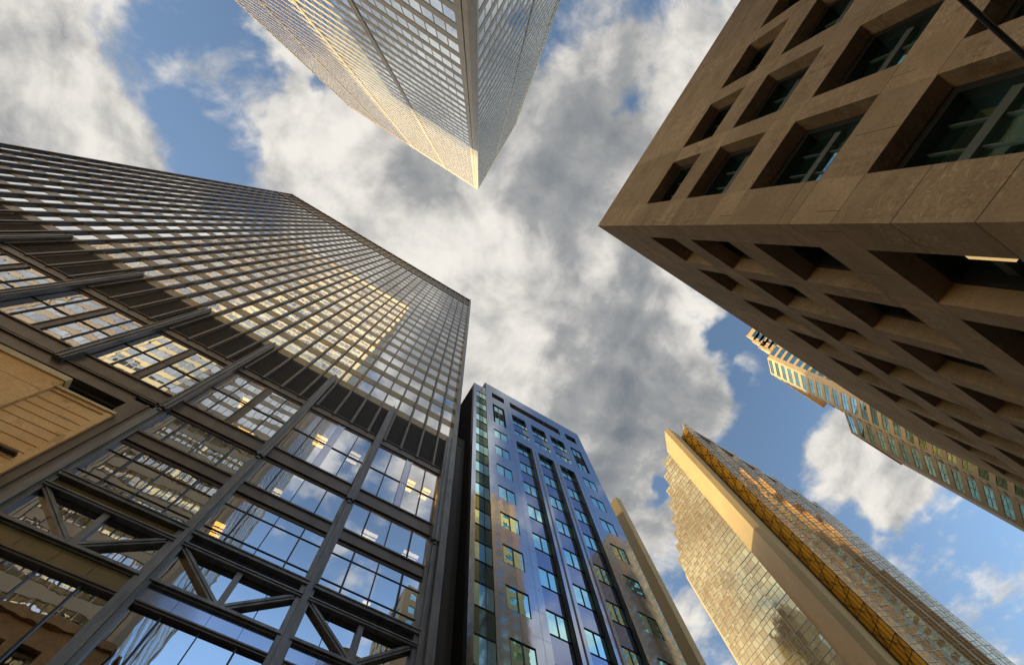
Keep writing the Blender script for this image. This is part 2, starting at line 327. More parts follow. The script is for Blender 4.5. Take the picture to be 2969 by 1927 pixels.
class Face:
    """a vertical facade: u runs along it from P0 to P1, d is distance out of the wall"""
    def __init__(s, P0, P1, out):
        s.P0 = Vector((P0[0], P0[1], 0)); e = Vector((P1[0]-P0[0], P1[1]-P0[1], 0)); s.L = e.length; s.e = e.normalized()
        n = Vector((s.e.y, -s.e.x, 0)); s.n = n if n.dot(Vector((out[0], out[1], 0))) > 0 else -n
        s.flip = (s.e.cross(Vector((0, 0, 1)))).dot(s.n) < 0
    def p(s, u, z, d=0.0): return s.P0 + s.e*u + s.n*d + Vector((0, 0, z))
    def quad(s, mb, u0, u1, z0, z1, d, mi=0, tilt=0.0):
        q = [s.p(u0, z0, d), s.p(u1, z0, d), s.p(u1, z1, d), s.p(u0, z1, d)]
        if tilt:
            a = random.gauss(0, tilt)*(u1-u0)/2; b = random.gauss(0, tilt)*(z1-z0)/2
            q = [q[0]+s.n*(-a-b), q[1]+s.n*(a-b), q[2]+s.n*(a+b), q[3]+s.n*(-a+b)]
        if s.flip: q = q[::-1]
        mb.quad(*q, mi)
    def box(s, mb, u0, u1, z0, z1, d0, d1, mi=0):
        r = [s.p(u0, z0, d0), s.p(u1, z0, d0), s.p(u1, z0, d1), s.p(u0, z0, d1), s.p(u0, z1, d0), s.p(u1, z1, d0), s.p(u1, z1, d1), s.p(u0, z1, d1)]
        if not s.flip: r = [r[k] for k in (3, 2, 1, 0, 7, 6, 5, 4)]
        mb.hexa(r, mi)
    def beam(s, mb, u0, z0, u1, z1, w, d0, d1, mi=0):   # a slanted bar in the facade plane
        a = Vector((u1-u0, z1-z0)).normalized(); k = Vector((-a.y, a.x))*w/2
        c = [(u0-k.x, z0-k.y), (u1-k.x, z1-k.y), (u1+k.x, z1+k.y), (u0+k.x, z0+k.y)]
        r = [s.p(u, z, d0) for u, z in c] + [s.p(u, z, d1) for u, z in c]
        mb.hexa(r, mi)
    def wall(s, mb, u0, u1, z0, z1, holes, depth, mi=0, dr=0.0, rmi=None, slabs=False):
        """wall with rectangular holes (u0,u1,z0,z1); reveals go in by depth"""
        rmi = mi if rmi is None else rmi
        us = sorted({u0, u1, *[h[0] for h in holes], *[h[1] for h in holes]}); zs = sorted({z0, z1, *[h[2] for h in holes], *[h[3] for h in holes]})
        us = [u for u in us if u0 <= u <= u1]; zs = [z for z in zs if z0 <= z <= z1]
        for zi in range(len(zs)-1):
            run = None
            zm = (zs[zi]+zs[zi+1])/2
            for ui in range(len(us)-1):
                um = (us[ui]+us[ui+1])/2
                inside = any(h[0] < um < h[1] and h[2] < zm < h[3] for h in holes)
                if slabs and run is not None: s.quad(mb, run, us[ui], zs[zi], zs[zi+1], dr, mi); run = None
                if not inside and run is None: run = us[ui]
                if inside and run is not None: s.quad(mb, run, us[ui], zs[zi], zs[zi+1], dr, mi); run = None
            if run is not None: s.quad(mb, run, us[-1], zs[zi], zs[zi+1], dr, mi)
        for h in holes:
            a, b, c, d = h
            for (p, q) in (((a, c), (b, c)), ((b, c), (b, d)), ((b, d), (a, d)), ((a, d), (a, c))):
                mb.quad(s.p(p[0], p[1], dr), s.p(q[0], q[1], dr), s.p(q[0], q[1], dr-depth), s.p(p[0], p[1], dr-depth), rmi)

def split_windows(F, specs, name, m_, parent, eye=(0, 0, 1.7), keep=100, tilt=0.0012, d=0.0):
    """panes as parts: the hundred that show largest one by one, the rest as one part"""
    E_ = Vector(eye); sc_ = []
    for w in specs:
        f = w[4] if len(w) > 4 else F
        c = f.p((w[0]+w[1])/2, (w[2]+w[3])/2); r = c-E_
        vis = 1.0 if fwd.dot(r.normalized()) > 0.60 else 0.05
        sc_.append((w[1]-w[0])*(w[3]-w[2])*max(0, -(f.n.dot(r.normalized())))/r.length_squared*vis)
    order = sorted(range(len(specs)), key=lambda i: -sc_[i])
    rest = MB()
    for k, i in enumerate(order):
        w = specs[i]; f = w[4] if len(w) > 4 else F
        if k < keep:
            mb = MB(); f.quad(mb, w[0], w[1], w[2], w[3], d, 0, tilt); mb.build(name, m_, parent)
        else: f.quad(rest, w[0], w[1], w[2], w[3], d, 0, tilt)
    if rest.f: rest.build(name, m_, parent, kind='stuff')

# ------------------------------------------------------------------ ground, roads
def struct(name, mb, m_):
    o = mb.build(name, m_); o['kind'] = 'structure'; return o
mb = MB(); mb.quad((-3000,-3000,-.15),(3000,-3000,-.15),(3000,3000,-.15),(-3000,3000,-.15)); struct('ground', mb, M_EARTH)
mb = MB(); mb.box(-400, 400, 2.0, 13.5, -.16, -.004); mb.box(-8.0, 2.5, -400, 2.0, -.16, -.004); struct('road', mb, M_ASPH)
mb = MB()
mb.box(2.5, 400, -5.3, 2.0, -.15, .0); mb.box(-400, -8.0, -9.5, 2.0, -.15, .0); mb.box(-400, 400, 13.5, 18.0, -.15, .0); struct('pavement', mb, M_PAVE)
mb = MB()
for k in range(-40, 41): mb.box(k*9.0, k*9.0+3.0, 7.65, 7.8, -.004, .002)
struct('road_marking', mb, M_PAINT)

# ------------------------------------------------------------------ A: dark steel office tower (left)
AX0, AX1, AY, AH = -44.55, 7.93, 18.0, 130.7
tA = thing('steel_office_tower', 'tall dark bronze steel office tower with mirror windows, black louvre band and truss storey', 'office tower', (AX0, AY, 0))
FA = Face((AX0, AY+.22), (AX1, AY+.22), (0, -1))       # d=0 is the glass line; d=.22 is y=18
U = lambda x: x-AX0
BAY = (AX1-AX0)/36
mb = MB(); mb.box(AX0, AX1, AY+6.0, AY+34, 0, AH-.5); mb.build('core_wall', M_ROOM, tA)
mb = MB(); mb.box(AX0, AX1, AY+.25, AY+6.0, 36.2, 130.2); mb.build('tower_body', M_STEEL, tA)
mb = MB(); mb.box(AX1-.02, AX1+.30, AY+.02, AY+34, 12, AH-1.2); mb.build('side_wall', M_STEEL_WORN, tA)
SILL0, PITCH, WH = 43.9, 3.527, 2.26
wins = []
for k in range(22):
    z = SILL0+k*PITCH
    for i in range(36): wins.append((i*BAY+.05, (i+1)*BAY-.05, z, z+WH))
split_windows(FA, wins, 'window', M_AGLASS, tA, keep=100, tilt=0.0016)
for k in range(-1, 22):     # one spandrel panel band to a storey
    mb = MB(); z0 = SILL0+k*PITCH+WH if k >= 0 else 42.70; z1 = SILL0+(k+1)*PITCH if k < 21 else 122.2
    FA.box(mb, 0, U(AX1)-.35, z0, z1, -.1, .03); mb.build('spandrel', M_SPAN, tA)
mb = MB(); FA.box(mb, 0, U(AX1)-.35, 122.2, 130.2, -.1, .02)
mb.build('roof_screen', M_LOUVRE, tA)
mb = MB(); FA.box(mb, -.05, U(AX1)+.05, 130.2, AH, -.4, .30); FA.box(mb, 0, U(AX1)-.3, 121.6, 122.2, .08, .2); mb.build('cornice', M_SPAN, tA)
for i in range(0, 37):      # I-section mullions running the whole height
    x = i*BAY
    mb = MB(); top = AH+.18
    bot = 37.0
    FA.box(mb, x-.03, x+.03, bot, top, .02, .20); FA.box(mb, x-.08, x+.08, bot, top, .20, .235)
    if i % 4 == 0: FA.box(mb, x-.09, x+.09, 42.7, top-.2, .0, .10)
    mb.build('mullion', M_STEEL, tA)
for i in range(36):         # louvre panels
    mb = MB(); FA.box(mb, i*BAY+.12, (i+1)*BAY-.12, 37.25, 42.6, -.1, .0)
    for j in range(24): FA.box(mb, i*BAY+.13, (i+1)*BAY-.13, 37.3+j*.22, 37.36+j*.22, .0, .045)
    mb.build('louvre', M_LOUVRE, tA)
mb = MB(); FA.box(mb, 0, U(AX1)-.35, 36.4, 37.25, -.1, .12); FA.box(mb, 0, U(AX1)-.35, 36.15, 36.4, -.1, .02); FA.box(mb, 0, U(AX1)-.35, 37.16, 37.22, .12, .2); mb.build('spandrel', M_STEEL, tA)
COLS = [7.5-5.835*k for k in range(9)]
for k, x in enumerate(COLS):
    if x < AX0: continue
    u = U(x); mb = MB()
    FA.box(mb, u-.20, u+.20, 28.1, 43.0, .0, .40); FA.box(mb, u-.26, u-.20, 28.1, 42.6, .0, .46); FA.box(mb, u+.20, u+.26, 28.1, 42.6, .0, .46); FA.box(mb, u-.07, u+.07, 28.1, 43.2, .40, .47)
    if x > -11:
        FA.box(mb, u-.33, u+.33, 0, 28.1, -.05, .22); FA.box(mb, u-.11, u+.11, 0, 27.7, .22, .36)
        FA.box(mb, u-.1, u+.1, 27.75, 27.9, .22, .42)
    mb.build('column', M_STEEL_WORN, tA)
mb = MB(); FA.box(mb, U(7.78), U(8.12), 0, AH-.2, -.05, .50); FA.box(mb, U(8.12), U(8.28), 12, AH-3.4, -.3, .42); FA.box(mb, U(8.28), U(8.33), 12, AH-3.4, -.2, .3); mb.build('corner_post', M_STEEL_WORN, tA)
def band(z0, z1, x0, x1, m_=M_STEEL, lip=True, name='floor_beam'):
    mb = MB(); FA.box(mb, U(x0), U(x1), z0+.22, z1-.12, -.15, .08)
    FA.box(mb, U(x0), U(x1), z0, z0+.22, -.15, .02)
    if lip: FA.box(mb, U(x0), U(x1), z1-.12, z1, -.15, .17); FA.box(mb, U(x0), U(x1), z0+.20, z0+.26, .08, .15)
    for q in range(int((x1-x0)/1.46)):
        FA.box(mb, U(x0)+(q+.5)*1.46-.008, U(x0)+(q+.5)*1.46+.008, z0+.26, z1-.12, .08, .084, 1)
    return mb.build(name, [m_, M_STEEL_WORN], tA)
edges = [AX0] + [c for c in reversed(COLS) if c > AX0]
low = []          # window panes of the lower storeys
def pane(x0, x1, z0, z1): low.append((U(x0), U(x1), z0, z1))
for a, b in zip(edges[:-1], edges[1:]):
    L, Rr = a+.30, b-.30; mid = (a+b)/2
    w = (b-a)/4
    # storey under the louvres
    band(28.45, 29.92, L-.1, Rr+.1)
    for q0, q1 in ((L, a+w), (a+w, mid-.20), (mid+.24, b-w), (b-w, Rr)):
        pane(q0+.03, q1-.03, 29.95, 32.9); pane(q0+.03, q1-.03, 32.98, 36.12)
    mb = MB(); FA.box(mb, U(mid)-.20, U(mid)+.24, 29.95, 36.15, -.12, .03); FA.box(mb, U(mid)-.24, U(mid)-.18, 29.95, 36.15, .03, .10); FA.box(mb, U(mid)+.20, U(mid)+.26, 29.95, 36.15, .03, .10); mb.build('window_post', M_SGLASS if a > -7 else M_STEEL, tA)
    for x in (a+w, b-w):
        mb = MB(); FA.box(mb, U(x)-.035, U(x)+.035, 29.9, 36.2, -.05, .06); mb.build('window_bar', M_FRAME, tA)
    mb = MB(); FA.box(mb, U(L), U(Rr), 32.90, 32.98, -.05, .03); mb.build('window_bar', M_FRAME, tA)
    if b < -9: continue
    band(24.72, 25.86, L, Rr)
    for q0, q1 in ((L, a+w), (a+w, mid), (mid, b-w), (b-w, Rr)):
        pane(q0+.02, q1-.02, 25.88, 28.42)
        for z0, z1 in ((21.3, 22.08), (22.13, 23.9), (23.95, 24.7)): pane(q0+.02, q1-.02, z0, z1)
        pane(q0+.02, q1-.02, 18.45, 20.4)
        pane(q0+.02, q1-.02, 14.2, 17.35); pane(q0+.02, q1-.02, 11.0, 14.12); pane(q0+.02, q1-.02, 5.0, 10.9)
    for x, wd in ((a+w, .04), (mid, .022), (b-w, .04)):
        for z0, z1 in ((25.86, 28.45), (21.3, 24.72), (5, 17.4)): mb = MB(); FA.box(mb, U(x)-wd, U(x)+wd, z0, z1, -.05, .07); mb.build('window_bar', M_FRAME, tA)
    for z in (22.08, 23.9, 14.12): mb = MB(); FA.box(mb, U(L), U(Rr), z, z+.05, -.05, .02); mb.build('window_bar', M_FRAME, tA)
    # truss storey
    for z0, z1, d in ((21.08, 21.3, .34), (20.36, 20.52, .30)):
        mb = MB(); FA.box(mb, U(L-.1), U(Rr+.25), z0, z1-.06, .0, d); FA.box(mb, U(L-.1), U(Rr+.25), z1-.06, z1, .0, d+.06); mb.build('truss_chord', M_STEEL_WORN, tA)
    for q in range(4):
        x0 = L+(Rr-L)*q/4; x1 = L+(Rr-L)*(q+1)/4
        for z0, z1 in ((20.55, 21.06), (17.52, 18.3)):
            mb = MB(); FA.quad(mb, U(x0)+.008, U(x1)-.008, z0, z1, .06, 0, .001); mb.build('spandrel_panel', M_SGLASS if a > -6 else M_SPAN, tA)
    mb = MB(); FA.box(mb, U(L-.1), U(Rr+.1), 18.34, 18.48, -.05, .28); FA.box(mb, U(L), U(Rr), 18.28, 18.34, -.05, .14); mb.build('truss_chord', M_STEEL_WORN, tA)
    mb = MB(); FA.box(mb, U(L), U(Rr), 17.32, 17.52, -.15, .16); FA.box(mb, U(L), U(Rr), 17.40, 17.46, .16, .22); mb.build('floor_beam', M_STEEL, tA)
    mb = MB(); FA.box(mb, U(mid)-.13, U(mid)+.13, 18.48, 20.36, -.02, .18); mb.build('truss_post', M_STEEL_WORN, tA)
    for ua, ub in ((U(a)+.42, U(mid)-.14), (U(b)-.42, U(mid)+.14)):
        mb = MB(); FA.beam(mb, ua, 20.33, ub, 18.50, .26, -.02, .19); FA.beam(mb, ua, 20.33, ub, 18.50, .06, .19, .24); mb.build('truss_diagonal', M_STEEL_WORN, tA)
split_windows(FA, low, 'window', M_AGLASS_LOW, tA, keep=90, tilt=0.0016, d=-.02)
# bare panel wall, recess and soffit left of the tan stone block
mb = MB(); FA.box(mb, U(-11.5), U(-10.33), 0, 28.0, -.5, .12); 
for z in (12, 15.2, 18.4, 21.6, 24.8): FA.box(mb, U(-11.5), U(-10.33), z, z+.03, .12, .124, 1)
FA.box(mb, U(-10.72), U(-10.6), 0, 28.0, .12, .2)
mb.build('panel_wall', [M_STEEL, M_STEEL_WORN], tA)
mb = MB(); FA.box(mb, 0, U(-11.5), 27.45, 28.45, -.3, .13); FA.box(mb, 0, U(-10.5), 28.35, 28.45, .13, .24)
for q in range(22): FA.box(mb, U(-11.5)-q*1.5-.01, U(-11.5)-q*1.5+.01, 27.47, 28.33, .13, .134, 1)
mb.build('fascia', [M_STEEL, M_STEEL_WORN], tA)
mb = MB(); mb.box(AX0, -11.5, AY+.5, AY+6.0, 27.2, 27.44); mb.box(AX0, -11.5, AY+2.6, AY+2.8, 0, 27.2); mb.build('soffit', M_LOUVRE, tA)
# rooms behind the lower glass
mb = MB()
for z in (29.2, 25.3, 20.8, 17.8, 11.0, 36.3): mb.box(AX0 if z > 29 else -10, AX1-.05, AY+.4, AY+6.0, z-.25, z+.15)
mb.build('room_ceiling', M_CEIL, tA)
for x0, x1, z, m_ in ((-6.7, -5.6, 31.2, M_LAMP), (-8.1, -7.5, 34.7, M_LAMP), (-2.4, -1.5, 34.75, M_LAMP), (0.3, 1.1, 34.8, M_LAMPW), (5.0, 5.7, 34.85, M_LAMP), (6.4, 7.0, 34.8, M_LAMP), (-2.45, -1.95, 27.4, M_LAMPW), (3.2, 4.2, 27.5, M_LAMPW), (6.0, 7.0, 27.4, M_LAMPW), (-3.7, -3.2, 23.3, M_LAMP), (4.5, 4.9, 22.6, M_LAMPW), (-7.2, -7.0, 22.0, M_LAMP), (-9.2, -9.0, 31.0, M_LAMP)):
    mb = MB()
    for j in range(3): mb.box(x0, x1, AY+.8+j*.34, AY+.8+j*.34+.20, z-.06, z)
    mb.build('ceiling_lamp', m_, tA)

# ------------------------------------------------------------------ tan stone block in front of the tower (left edge)
tT = thing('tan_stone_block', 'low tan stone block with ribbed courses and pale coping, standing against the dark steel tower', 'building', (-20, AY, 0))
FT = Face((-40, AY+.02), (-11.1, AY+.02), (0, -1)); UT = lambda x: x+40
mb = MB(); FT.box(mb, UT(-14.05), UT(-11.1), 0, 25.95, -.42, 0)
FT.box(mb, UT(-11.42), UT(-11.12), 0, 25.9, 0, .05)
mb.build('wall', M_TAN, tT)
mb = MB()
for k in range(36):
    z = 25.4-k*.575
    FT.hexa if False else None
    a = [FT.p(UT(-14.03), z-.55, .004), FT.p(UT(-11.43), z-.55, .004), FT.p(UT(-11.43), z-.55, .04), FT.p(UT(-14.03), z-.55, .04)]
    b = [FT.p(UT(-14.03), z, .004), FT.p(UT(-11.43), z, .004), FT.p(UT(-11.43), z, .012), FT.p(UT(-14.03), z, .012)]
    mb.hexa(a+b)
mb.build('ribbed_cladding', M_TAN, tT)
mb = MB(); FT.box(mb, UT(-14.05), UT(-11.08), 25.95, 26.12, -.5, .12); FT.box(mb, UT(-14.05), UT(-11.40), 25.62, 25.66, .0, .09); mb.build('coping', M_TAND, tT)
mb = MB(); FT.box(mb, 0, UT(-14.08), 0, 26.45, -.42, .16)
for x in (-18, -24, -30): FT.box(mb, UT(x)-.012, UT(x)+.012, 0, 26.4, .16, .164, 1)
for z in (25.2, 23.2, 21.2, 19.2): FT.box(mb, 0, UT(-14.1), z-.01, z+.01, .16, .163, 1)
mb.build('upper_wall', [M_TAN, M_JOINT], tT)
mb = MB(); FT.box(mb, 0, UT(-14.0), 26.45, 26.85, -.6, .26); mb.build('coping', M_TAND, tT)
mb = MB(); FT.box(mb, UT(-14.0), UT(-11.45), 20.95, 21.05, .08, .30); FT.box(mb, UT(-14.0), UT(-11.9), 20.2, 20.3, .08, .30); mb.build('ledge', M_FRAME, tT)

# ------------------------------------------------------------------ B: white tower (top)
BX, BY, BH, BXL, BYB = -9.02, -14.4, 233.4, -75.0, -48.1
tB = thing('white_office_tower', 'tallest white clad tower with sunlit bands, seen from below at the top', 'skyscraper', (BX, BY, 0))
FL = Face((BX, BY), (BXL, BY), (0, 1)); FRt = Face((BX, BY), (BX, BYB), (1, 0))
mb = MB(); mb.box(BXL+.3, BX-.5, BYB+.3, BY-.5, 0, BH-.3); mb.build('tower_body', M_WHITED, tB)
SILLB, PB, WB = 47.79, 3.86, 2.36
nfl = 46
specs = []
def layout(F, lead, ncol, pier, L, w):
    """returns the bays as (u start, number of windows) and the piers"""
    bays = []; u = lead
    while u < L-.6:
        n = min(ncol, int((L-.6-u)/w+.01)); bays.append((u, n)); u += n*w+pier
    return bays
bl = layout(FL, 1.98, 11, 1.15, FL.L, 1.343); br = layout(FRt, .62, 12, .75, FRt.L, 1.205)
for F, bays, w in ((FL, bl, 1.343), (FRt, br, 1.205)):
    for k in range(-12, nfl):
        z = SILLB+k*PB
        for u, n in bays:
            for i in range(n): specs.append((u+i*w+.06, u+(i+1)*w-.06, z, z+WB, F))
split_windows(None, specs, 'window', M_BGLASS, tB, keep=100, tilt=0.0006, d=-.03)
for F, bays, w in ((FL, bl, 1.343), (FRt, br, 1.205)):
    for k in range(-12, nfl+1):
        z0 = SILLB+k*PB+WB-PB; z1 = z0+PB-WB
        mb = MB()
        for u, n in bays: F.box(mb, u-.02, u+n*w+.02, z0+.06, z1-.06, -.4, 0); F.box(mb, u, u+n*w, z0-.06, z0+.06, -.4, -.02, 1); F.box(mb, u, u+n*w, z1-.06, z1+.08, -.4, -.02, 1)
        mb.build('spandrel', [M_WHITE, M_WHITED], tB)
    for u, n in bays:
        for i in range(0, n+1):
            mb = MB(); F.box(mb, u+i*w-.055, u+i*w+.055, 0, SILLB+nfl*PB, -.3, -.012); mb.build('mullion', M_WHITE, tB)
        if u+n*w+1.0 < F.L:
            pw = 1.15 if F is FL else .75
            mb = MB(); F.box(mb, u+n*w+.08, u+n*w+pw/2-.05, 0, BH-.6, -.4, .10); F.box(mb, u+n*w+pw/2+.05, u+n*w+pw-.08, 0, BH-.6, -.4, .10); mb.build('pier', M_WHITE, tB)
    mb = MB(); z0 = SILLB+nfl*PB-1.5+.0
    F.box(mb, .05 if F is FRt else 1.9, F.L, SILLB+nfl*PB, BH, -.4, .05)
    for q in range(int(F.L/1.3)): F.box(mb, 2+q*1.3, 2+q*1.3+.5, BH-4.2, BH-1.2, .05, .08, 1)
    mb.build('parapet', [M_WHITE, M_WHITE], tB)
# brown stone base storeys, below what the camera sees directly but mirrored across the street
for F in (FL, FRt):
    mb = MB(); hs = [(u, u+1.9, z, z+2.9) for z in (4, 9.2, 14.4, 19.6, 24.8, 30.0, 35.2) for u in [1.2+3.1*q for q in range(int((F.L-4)/3.1))]]
    F.wall(mb, 0, F.L, 0, 41, hs, .5, 0, .62); F.quad(mb, 0, F.L, 0, 41, .12, 1)
    for z in (13.2, 23.6, 34.0, 40.0): F.box(mb, 0, F.L, z, z+.6, .62, .95)
    mb.build('stone_base', [M_BROWNOLD, M_OLDGLASS], tB)
# corner: pier, groove, chamfer, groove, pier
mb = MB(); FL.box(mb, 1.28, 1.90, 0, BH, -.4, .04); mb.build('corner_pier', M_WHITE, tB)
mb = MB(); mb.prism([(BX-1.16, BY+.04), (BX-.62, BY+.04), (BX+.02, BY-.16), (BX+.02, BY-.20), (BX-.5, BY-.5), (BX-1.16, BY-.5)], 0, BH+.05); mb.build('corner_pier', M_WHITE, tB)
mb = MB(); FRt.box(mb, .27, .60, 0, BH, -.4, .03); mb.build('corner_pier', M_WHITE, tB)
mb = MB()
for q in range(58): FL.box(mb, .0+.64, 1.90, 2+q*4.0, 2.02+q*4.0, .042, .046)
mb.build('cladding_joint', M_WHITED, tB)

# ------------------------------------------------------------------ C: brown stone building (right)
K = 1.4
CX, CY, CH = 6.0*K, -3.79*K, 1.7+28.617*K
tC = thing('brown_stone_building', 'brown granite building with deep square window recesses, closest corner at the right', 'building', (CX, CY, 0))
FW = Face((CX, CY), (CX, CY-26), (-1, 0)); CLEN = 38.4; FN = Face((CX, CY), (CX+CLEN, CY), (0, 1))
zc_ = lambda z: 1.7+(z-1.7)*K
ROWS = [(zc_(20.97), zc_(23.71)), (zc_(16.62), zc_(19.45)), (zc_(12.42), zc_(15.26)), (zc_(8.22), zc_(11.07)), (zc_(4.0), zc_(6.87))]
WCOL = [((-3.79+4.93)*-K*-1, 0)]
wcols = [(1.14*K+i*2.865*K, 1.14*K+i*2.865*K+2.14*K) for i in range(6)]
ncols = [(1.0*K+i*2.80*K, 1.0*K+i*2.80*K+2.13*K) for i in range(9)]
for F, cols, D1, D2 in ((FW, wcols, .60, 1.02), (FN, ncols, .70, 1.15)):
    holes = [(a, b, z0, z1) for z0, z1 in ROWS for a, b in cols]
    mb = MB(); F.wall(mb, 0, F.L, 0, CH, holes, D1, 0, slabs=True)
    gaps = [(0, cols[0][0])]+[(cols[q][1], cols[q+1][0]) for q in range(len(cols)-1)]+[(cols[-1][1], F.L)]
    for ri, (z0, z1) in enumerate(ROWS):                 # joints between the granite slabs
        for z in (z0-.02, z1+.02, (z0+z1)/2 if ri % 2 else z0+.6):
            for gi, (a, b) in enumerate(gaps):
                if z in (z0-.02, z1+.02) or gi % 2 == 0: F.quad(mb, a, b, z-.012, z+.012, .003, 1)
        for gi, (a, b) in enumerate(gaps):
            for u in ((a+b)/2 if gi else a+.42, ):
                F.quad(mb, u-.010, u+.010, z0-.9 if gi % 2 else z1+.05, z0-.05 if gi % 2 else z1+.95, .004, 1)
        for q, (a, b) in enumerate(cols):
            if (q+ri) % 2: F.quad(mb, (a+b)/2-.01, (a+b)/2+.01, z1+.05, z1+1.6, .004, 1)
    mb.build('wall', [M_STONE, M_JOINT], tC)
    for z0, z1 in ROWS:
        for a, b in cols:
            w = MB(); F.quad(w, a+.22, b-.22, z0+.22, z1-.3, -D2, 0, .002)
            wo_ = w.build('window', M_CGLASS, tC)
            fr = MB()
            for q0, q1, y0, y1 in ((a, a+.22, z0, z1), (b-.22, b, z0, z1), (a+.22, b-.22, z0, z0+.22), (a+.22, b-.22, z1-.3, z1)): F.box(fr, q0, q1, y0, y1, -D2-.05, -D1-.01)
            zm = z0+(z1-z0)*.60; g0, g1 = a+.22, b-.22
            F.box(fr, g0, g1, zm-.15, zm+.15, -D2-.02, -D2+.14, 1)
            for t_ in (.36, .70): F.box(fr, g0+(g1-g0)*t_-.022, g0+(g1-g0)*t_+.022, z0+.22, zm-.15, -D2-.02, -D2+.06, 1); F.box(fr, g0+(g1-g0)*t_-.022, g0+(g1-g0)*t_+.022, zm+.15, z1-.3, -D2-.02, -D2+.06, 1)
            F.box(fr, g0, g1, z0+.75, z0+.80, -D2-.02, -D2+.05, 1)
            fr.build('frame', [M_DKMETAL, M_MULLION], wo_)
mb = MB(); mb.box(CX+.05, CX+CLEN-.05, CY-26, CY-.05, CH-.35, CH-.02); mb.box(CX+1.5, CX+CLEN-.05, CY-26, CY-1.5, 0, CH-.4); mb.build('roof', M_STONE, tC)
mb = MB(); FN.box(mb, ncols[0][0]+.0, ncols[0][0]+.21, 11.05, 12.05, -.12, -.04); mb.build('sunlit_sliver', glow('sunlit_sliver_glow', (1.0, .66, .28), .36), tC)  # glowing strip standing in for a sliver of sunlight at the jamb

# ------------------------------------------------------------------ D: blue reflecting granite building (centre bottom)
DX0, DX1, DY, DH = 11.81, 27.70, 18.0, 65.95
tD = thing('blue_granite_building', 'polished dark granite office building reflecting blue sky, with paired blue windows and long recesses', 'building', (DX0, DY, 0))
FD = Face((DX0, DY), (DX1, DY), (0, -1)); UD = lambda x: x-DX0
heads = [51.27, 47.25, 43.30, 39.40, 35.40, 31.45, 27.49, 23.51, 19.5, 15.5, 11.5, 7.5]
slots = [(12.83, 14.75, 61.40, 63.25), (15.68, 23.80, 61.40, 63.25), (24.78, 26.56, 61.40, 63.25)]
tall = [(12.82, 14.56, 53.30, 59.12), (24.80, 26.52, 53.30, 59.12)]
short = [(15.70, 17.76, 53.25, 59.12), (18.62, 20.80, 53.25, 59.12), (21.57, 23.75, 53.25, 59.12)]
long_ = [(15.68, 17.78, 4.0, 51.25), (18.61, 20.76, 4.0, 51.25), (21.55, 23.68, 4.0, 51.25)]
pairs = [(x0, x1, h-1.95, h) for h in heads for x0, x1 in ((12.72, 14.47), (24.73, 26.48))]
h1 = [(UD(a), UD(b), c, d) for a, b, c, d in slots+tall+short+long_+pairs]
mb = MB(); FD.wall(mb, 0, FD.L, 0, DH, h1, .42, 0)
for h in heads:
    for z in (h+.9, h-1.0):
        for a, b in ((DX0, 12.70), (14.49, 15.66), (23.70, 24.71), (26.50, DX1)): FD.quad(mb, UD(a), UD(b), z-.008, z+.008, .003, 1)
for x in (13.6, 25.6):
    for h in heads: FD.quad(mb, UD(x)-.008, UD(x)+.008, h+.02, h+2.0, .003, 1)
for z in (52.3, 60.2, 64.4): FD.quad(mb, 0, FD.L, z-.008, z+.008, .003, 1)
for x in (15.1, 24.2, 18.2, 21.2): FD.quad(mb, UD(x)-.008, UD(x)+.008, 51.4 if 15.5 < x < 24 else 4, 53.2 if 15.5 < x < 24 else 61.3, .003, 1)
mb.build('wall', [M_GRANITE, M_FRAME], tD)
mb = MB()
for x in (18.12, 21.10): FD.box(mb, UD(x)-.0, UD(x)+.16, 4, 51.0, .0, .02)
mb.build('pilaster', solid('brown_granite_strip', (.16, .12, .085), (.22, .17, .12), 2.0, rough=0.5, fine=20), tD)
for a, b, c, d in slots:
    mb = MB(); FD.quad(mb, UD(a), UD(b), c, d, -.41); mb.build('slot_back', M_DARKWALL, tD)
def dwin(a, b, c, d, dep, grille=False):
    w = MB(); n = 2
    for i in range(n): FD.quad(w, UD(a)+(b-a)*i/n+.03, UD(a)+(b-a)*(i+1)/n-.03, c+.03, d-.03, dep, 0, .0015)
    o = w.build('window', M_DGLASS, tD)
    fr = MB(); FD.box(fr, UD(a), UD(a)+.035, c, d, dep-.06, dep+.05); FD.box(fr, UD(b)-.035, UD(b), c, d, dep-.06, dep+.05)
    FD.box(fr, UD(a)+.035, UD(b)-.035, c, c+.035, dep-.06, dep+.05); FD.box(fr, UD(a)+.035, UD(b)-.035, d-.05, d, dep-.06, dep+.06); FD.box(fr, UD((a+b)/2)-.03, UD((a+b)/2)+.03, c+.035, d-.05, dep-.06, dep+.05)
    fr.build('frame', M_FRAME, o)
    if grille:
        g_ = MB()
        for (q0, q1) in ((.05, .42), (.58, .95)):
            for k in range(7): FD.box(g_, UD(a)+(b-a)*q0, UD(a)+(b-a)*q1, (c+d)/2-.85+k*.27, (c+d)/2-.77+k*.27, dep, dep+.08)
            FD.box(g_, UD(a)+(b-a)*q0, UD(a)+(b-a)*q0+.06, (c+d)/2-.95, (c+d)/2+.95, dep+.01, dep+.07)
        FD.box(g_, UD(a)+(b-a)*.3, UD(a)+(b-a)*.7, (c+d)/2-.08, (c+d)/2+.08, dep+.01, dep+.07)
        g_.build('grille', M_FRAME, o)
for a, b, c, d in pairs: dwin(a, b, c, d, -.05)
for a, b, c, d in tall: 
    dwin(a+.24, b-.20, c, d, -.12, True)
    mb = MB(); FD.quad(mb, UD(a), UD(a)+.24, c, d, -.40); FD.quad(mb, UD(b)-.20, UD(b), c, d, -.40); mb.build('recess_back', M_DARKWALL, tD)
def dspan(a, b, c, d, dep):
    mb = MB(); FD.quad(mb, UD(a), UD(b), c, d, dep); mb.build('spandrel', M_DSPAN, tD)
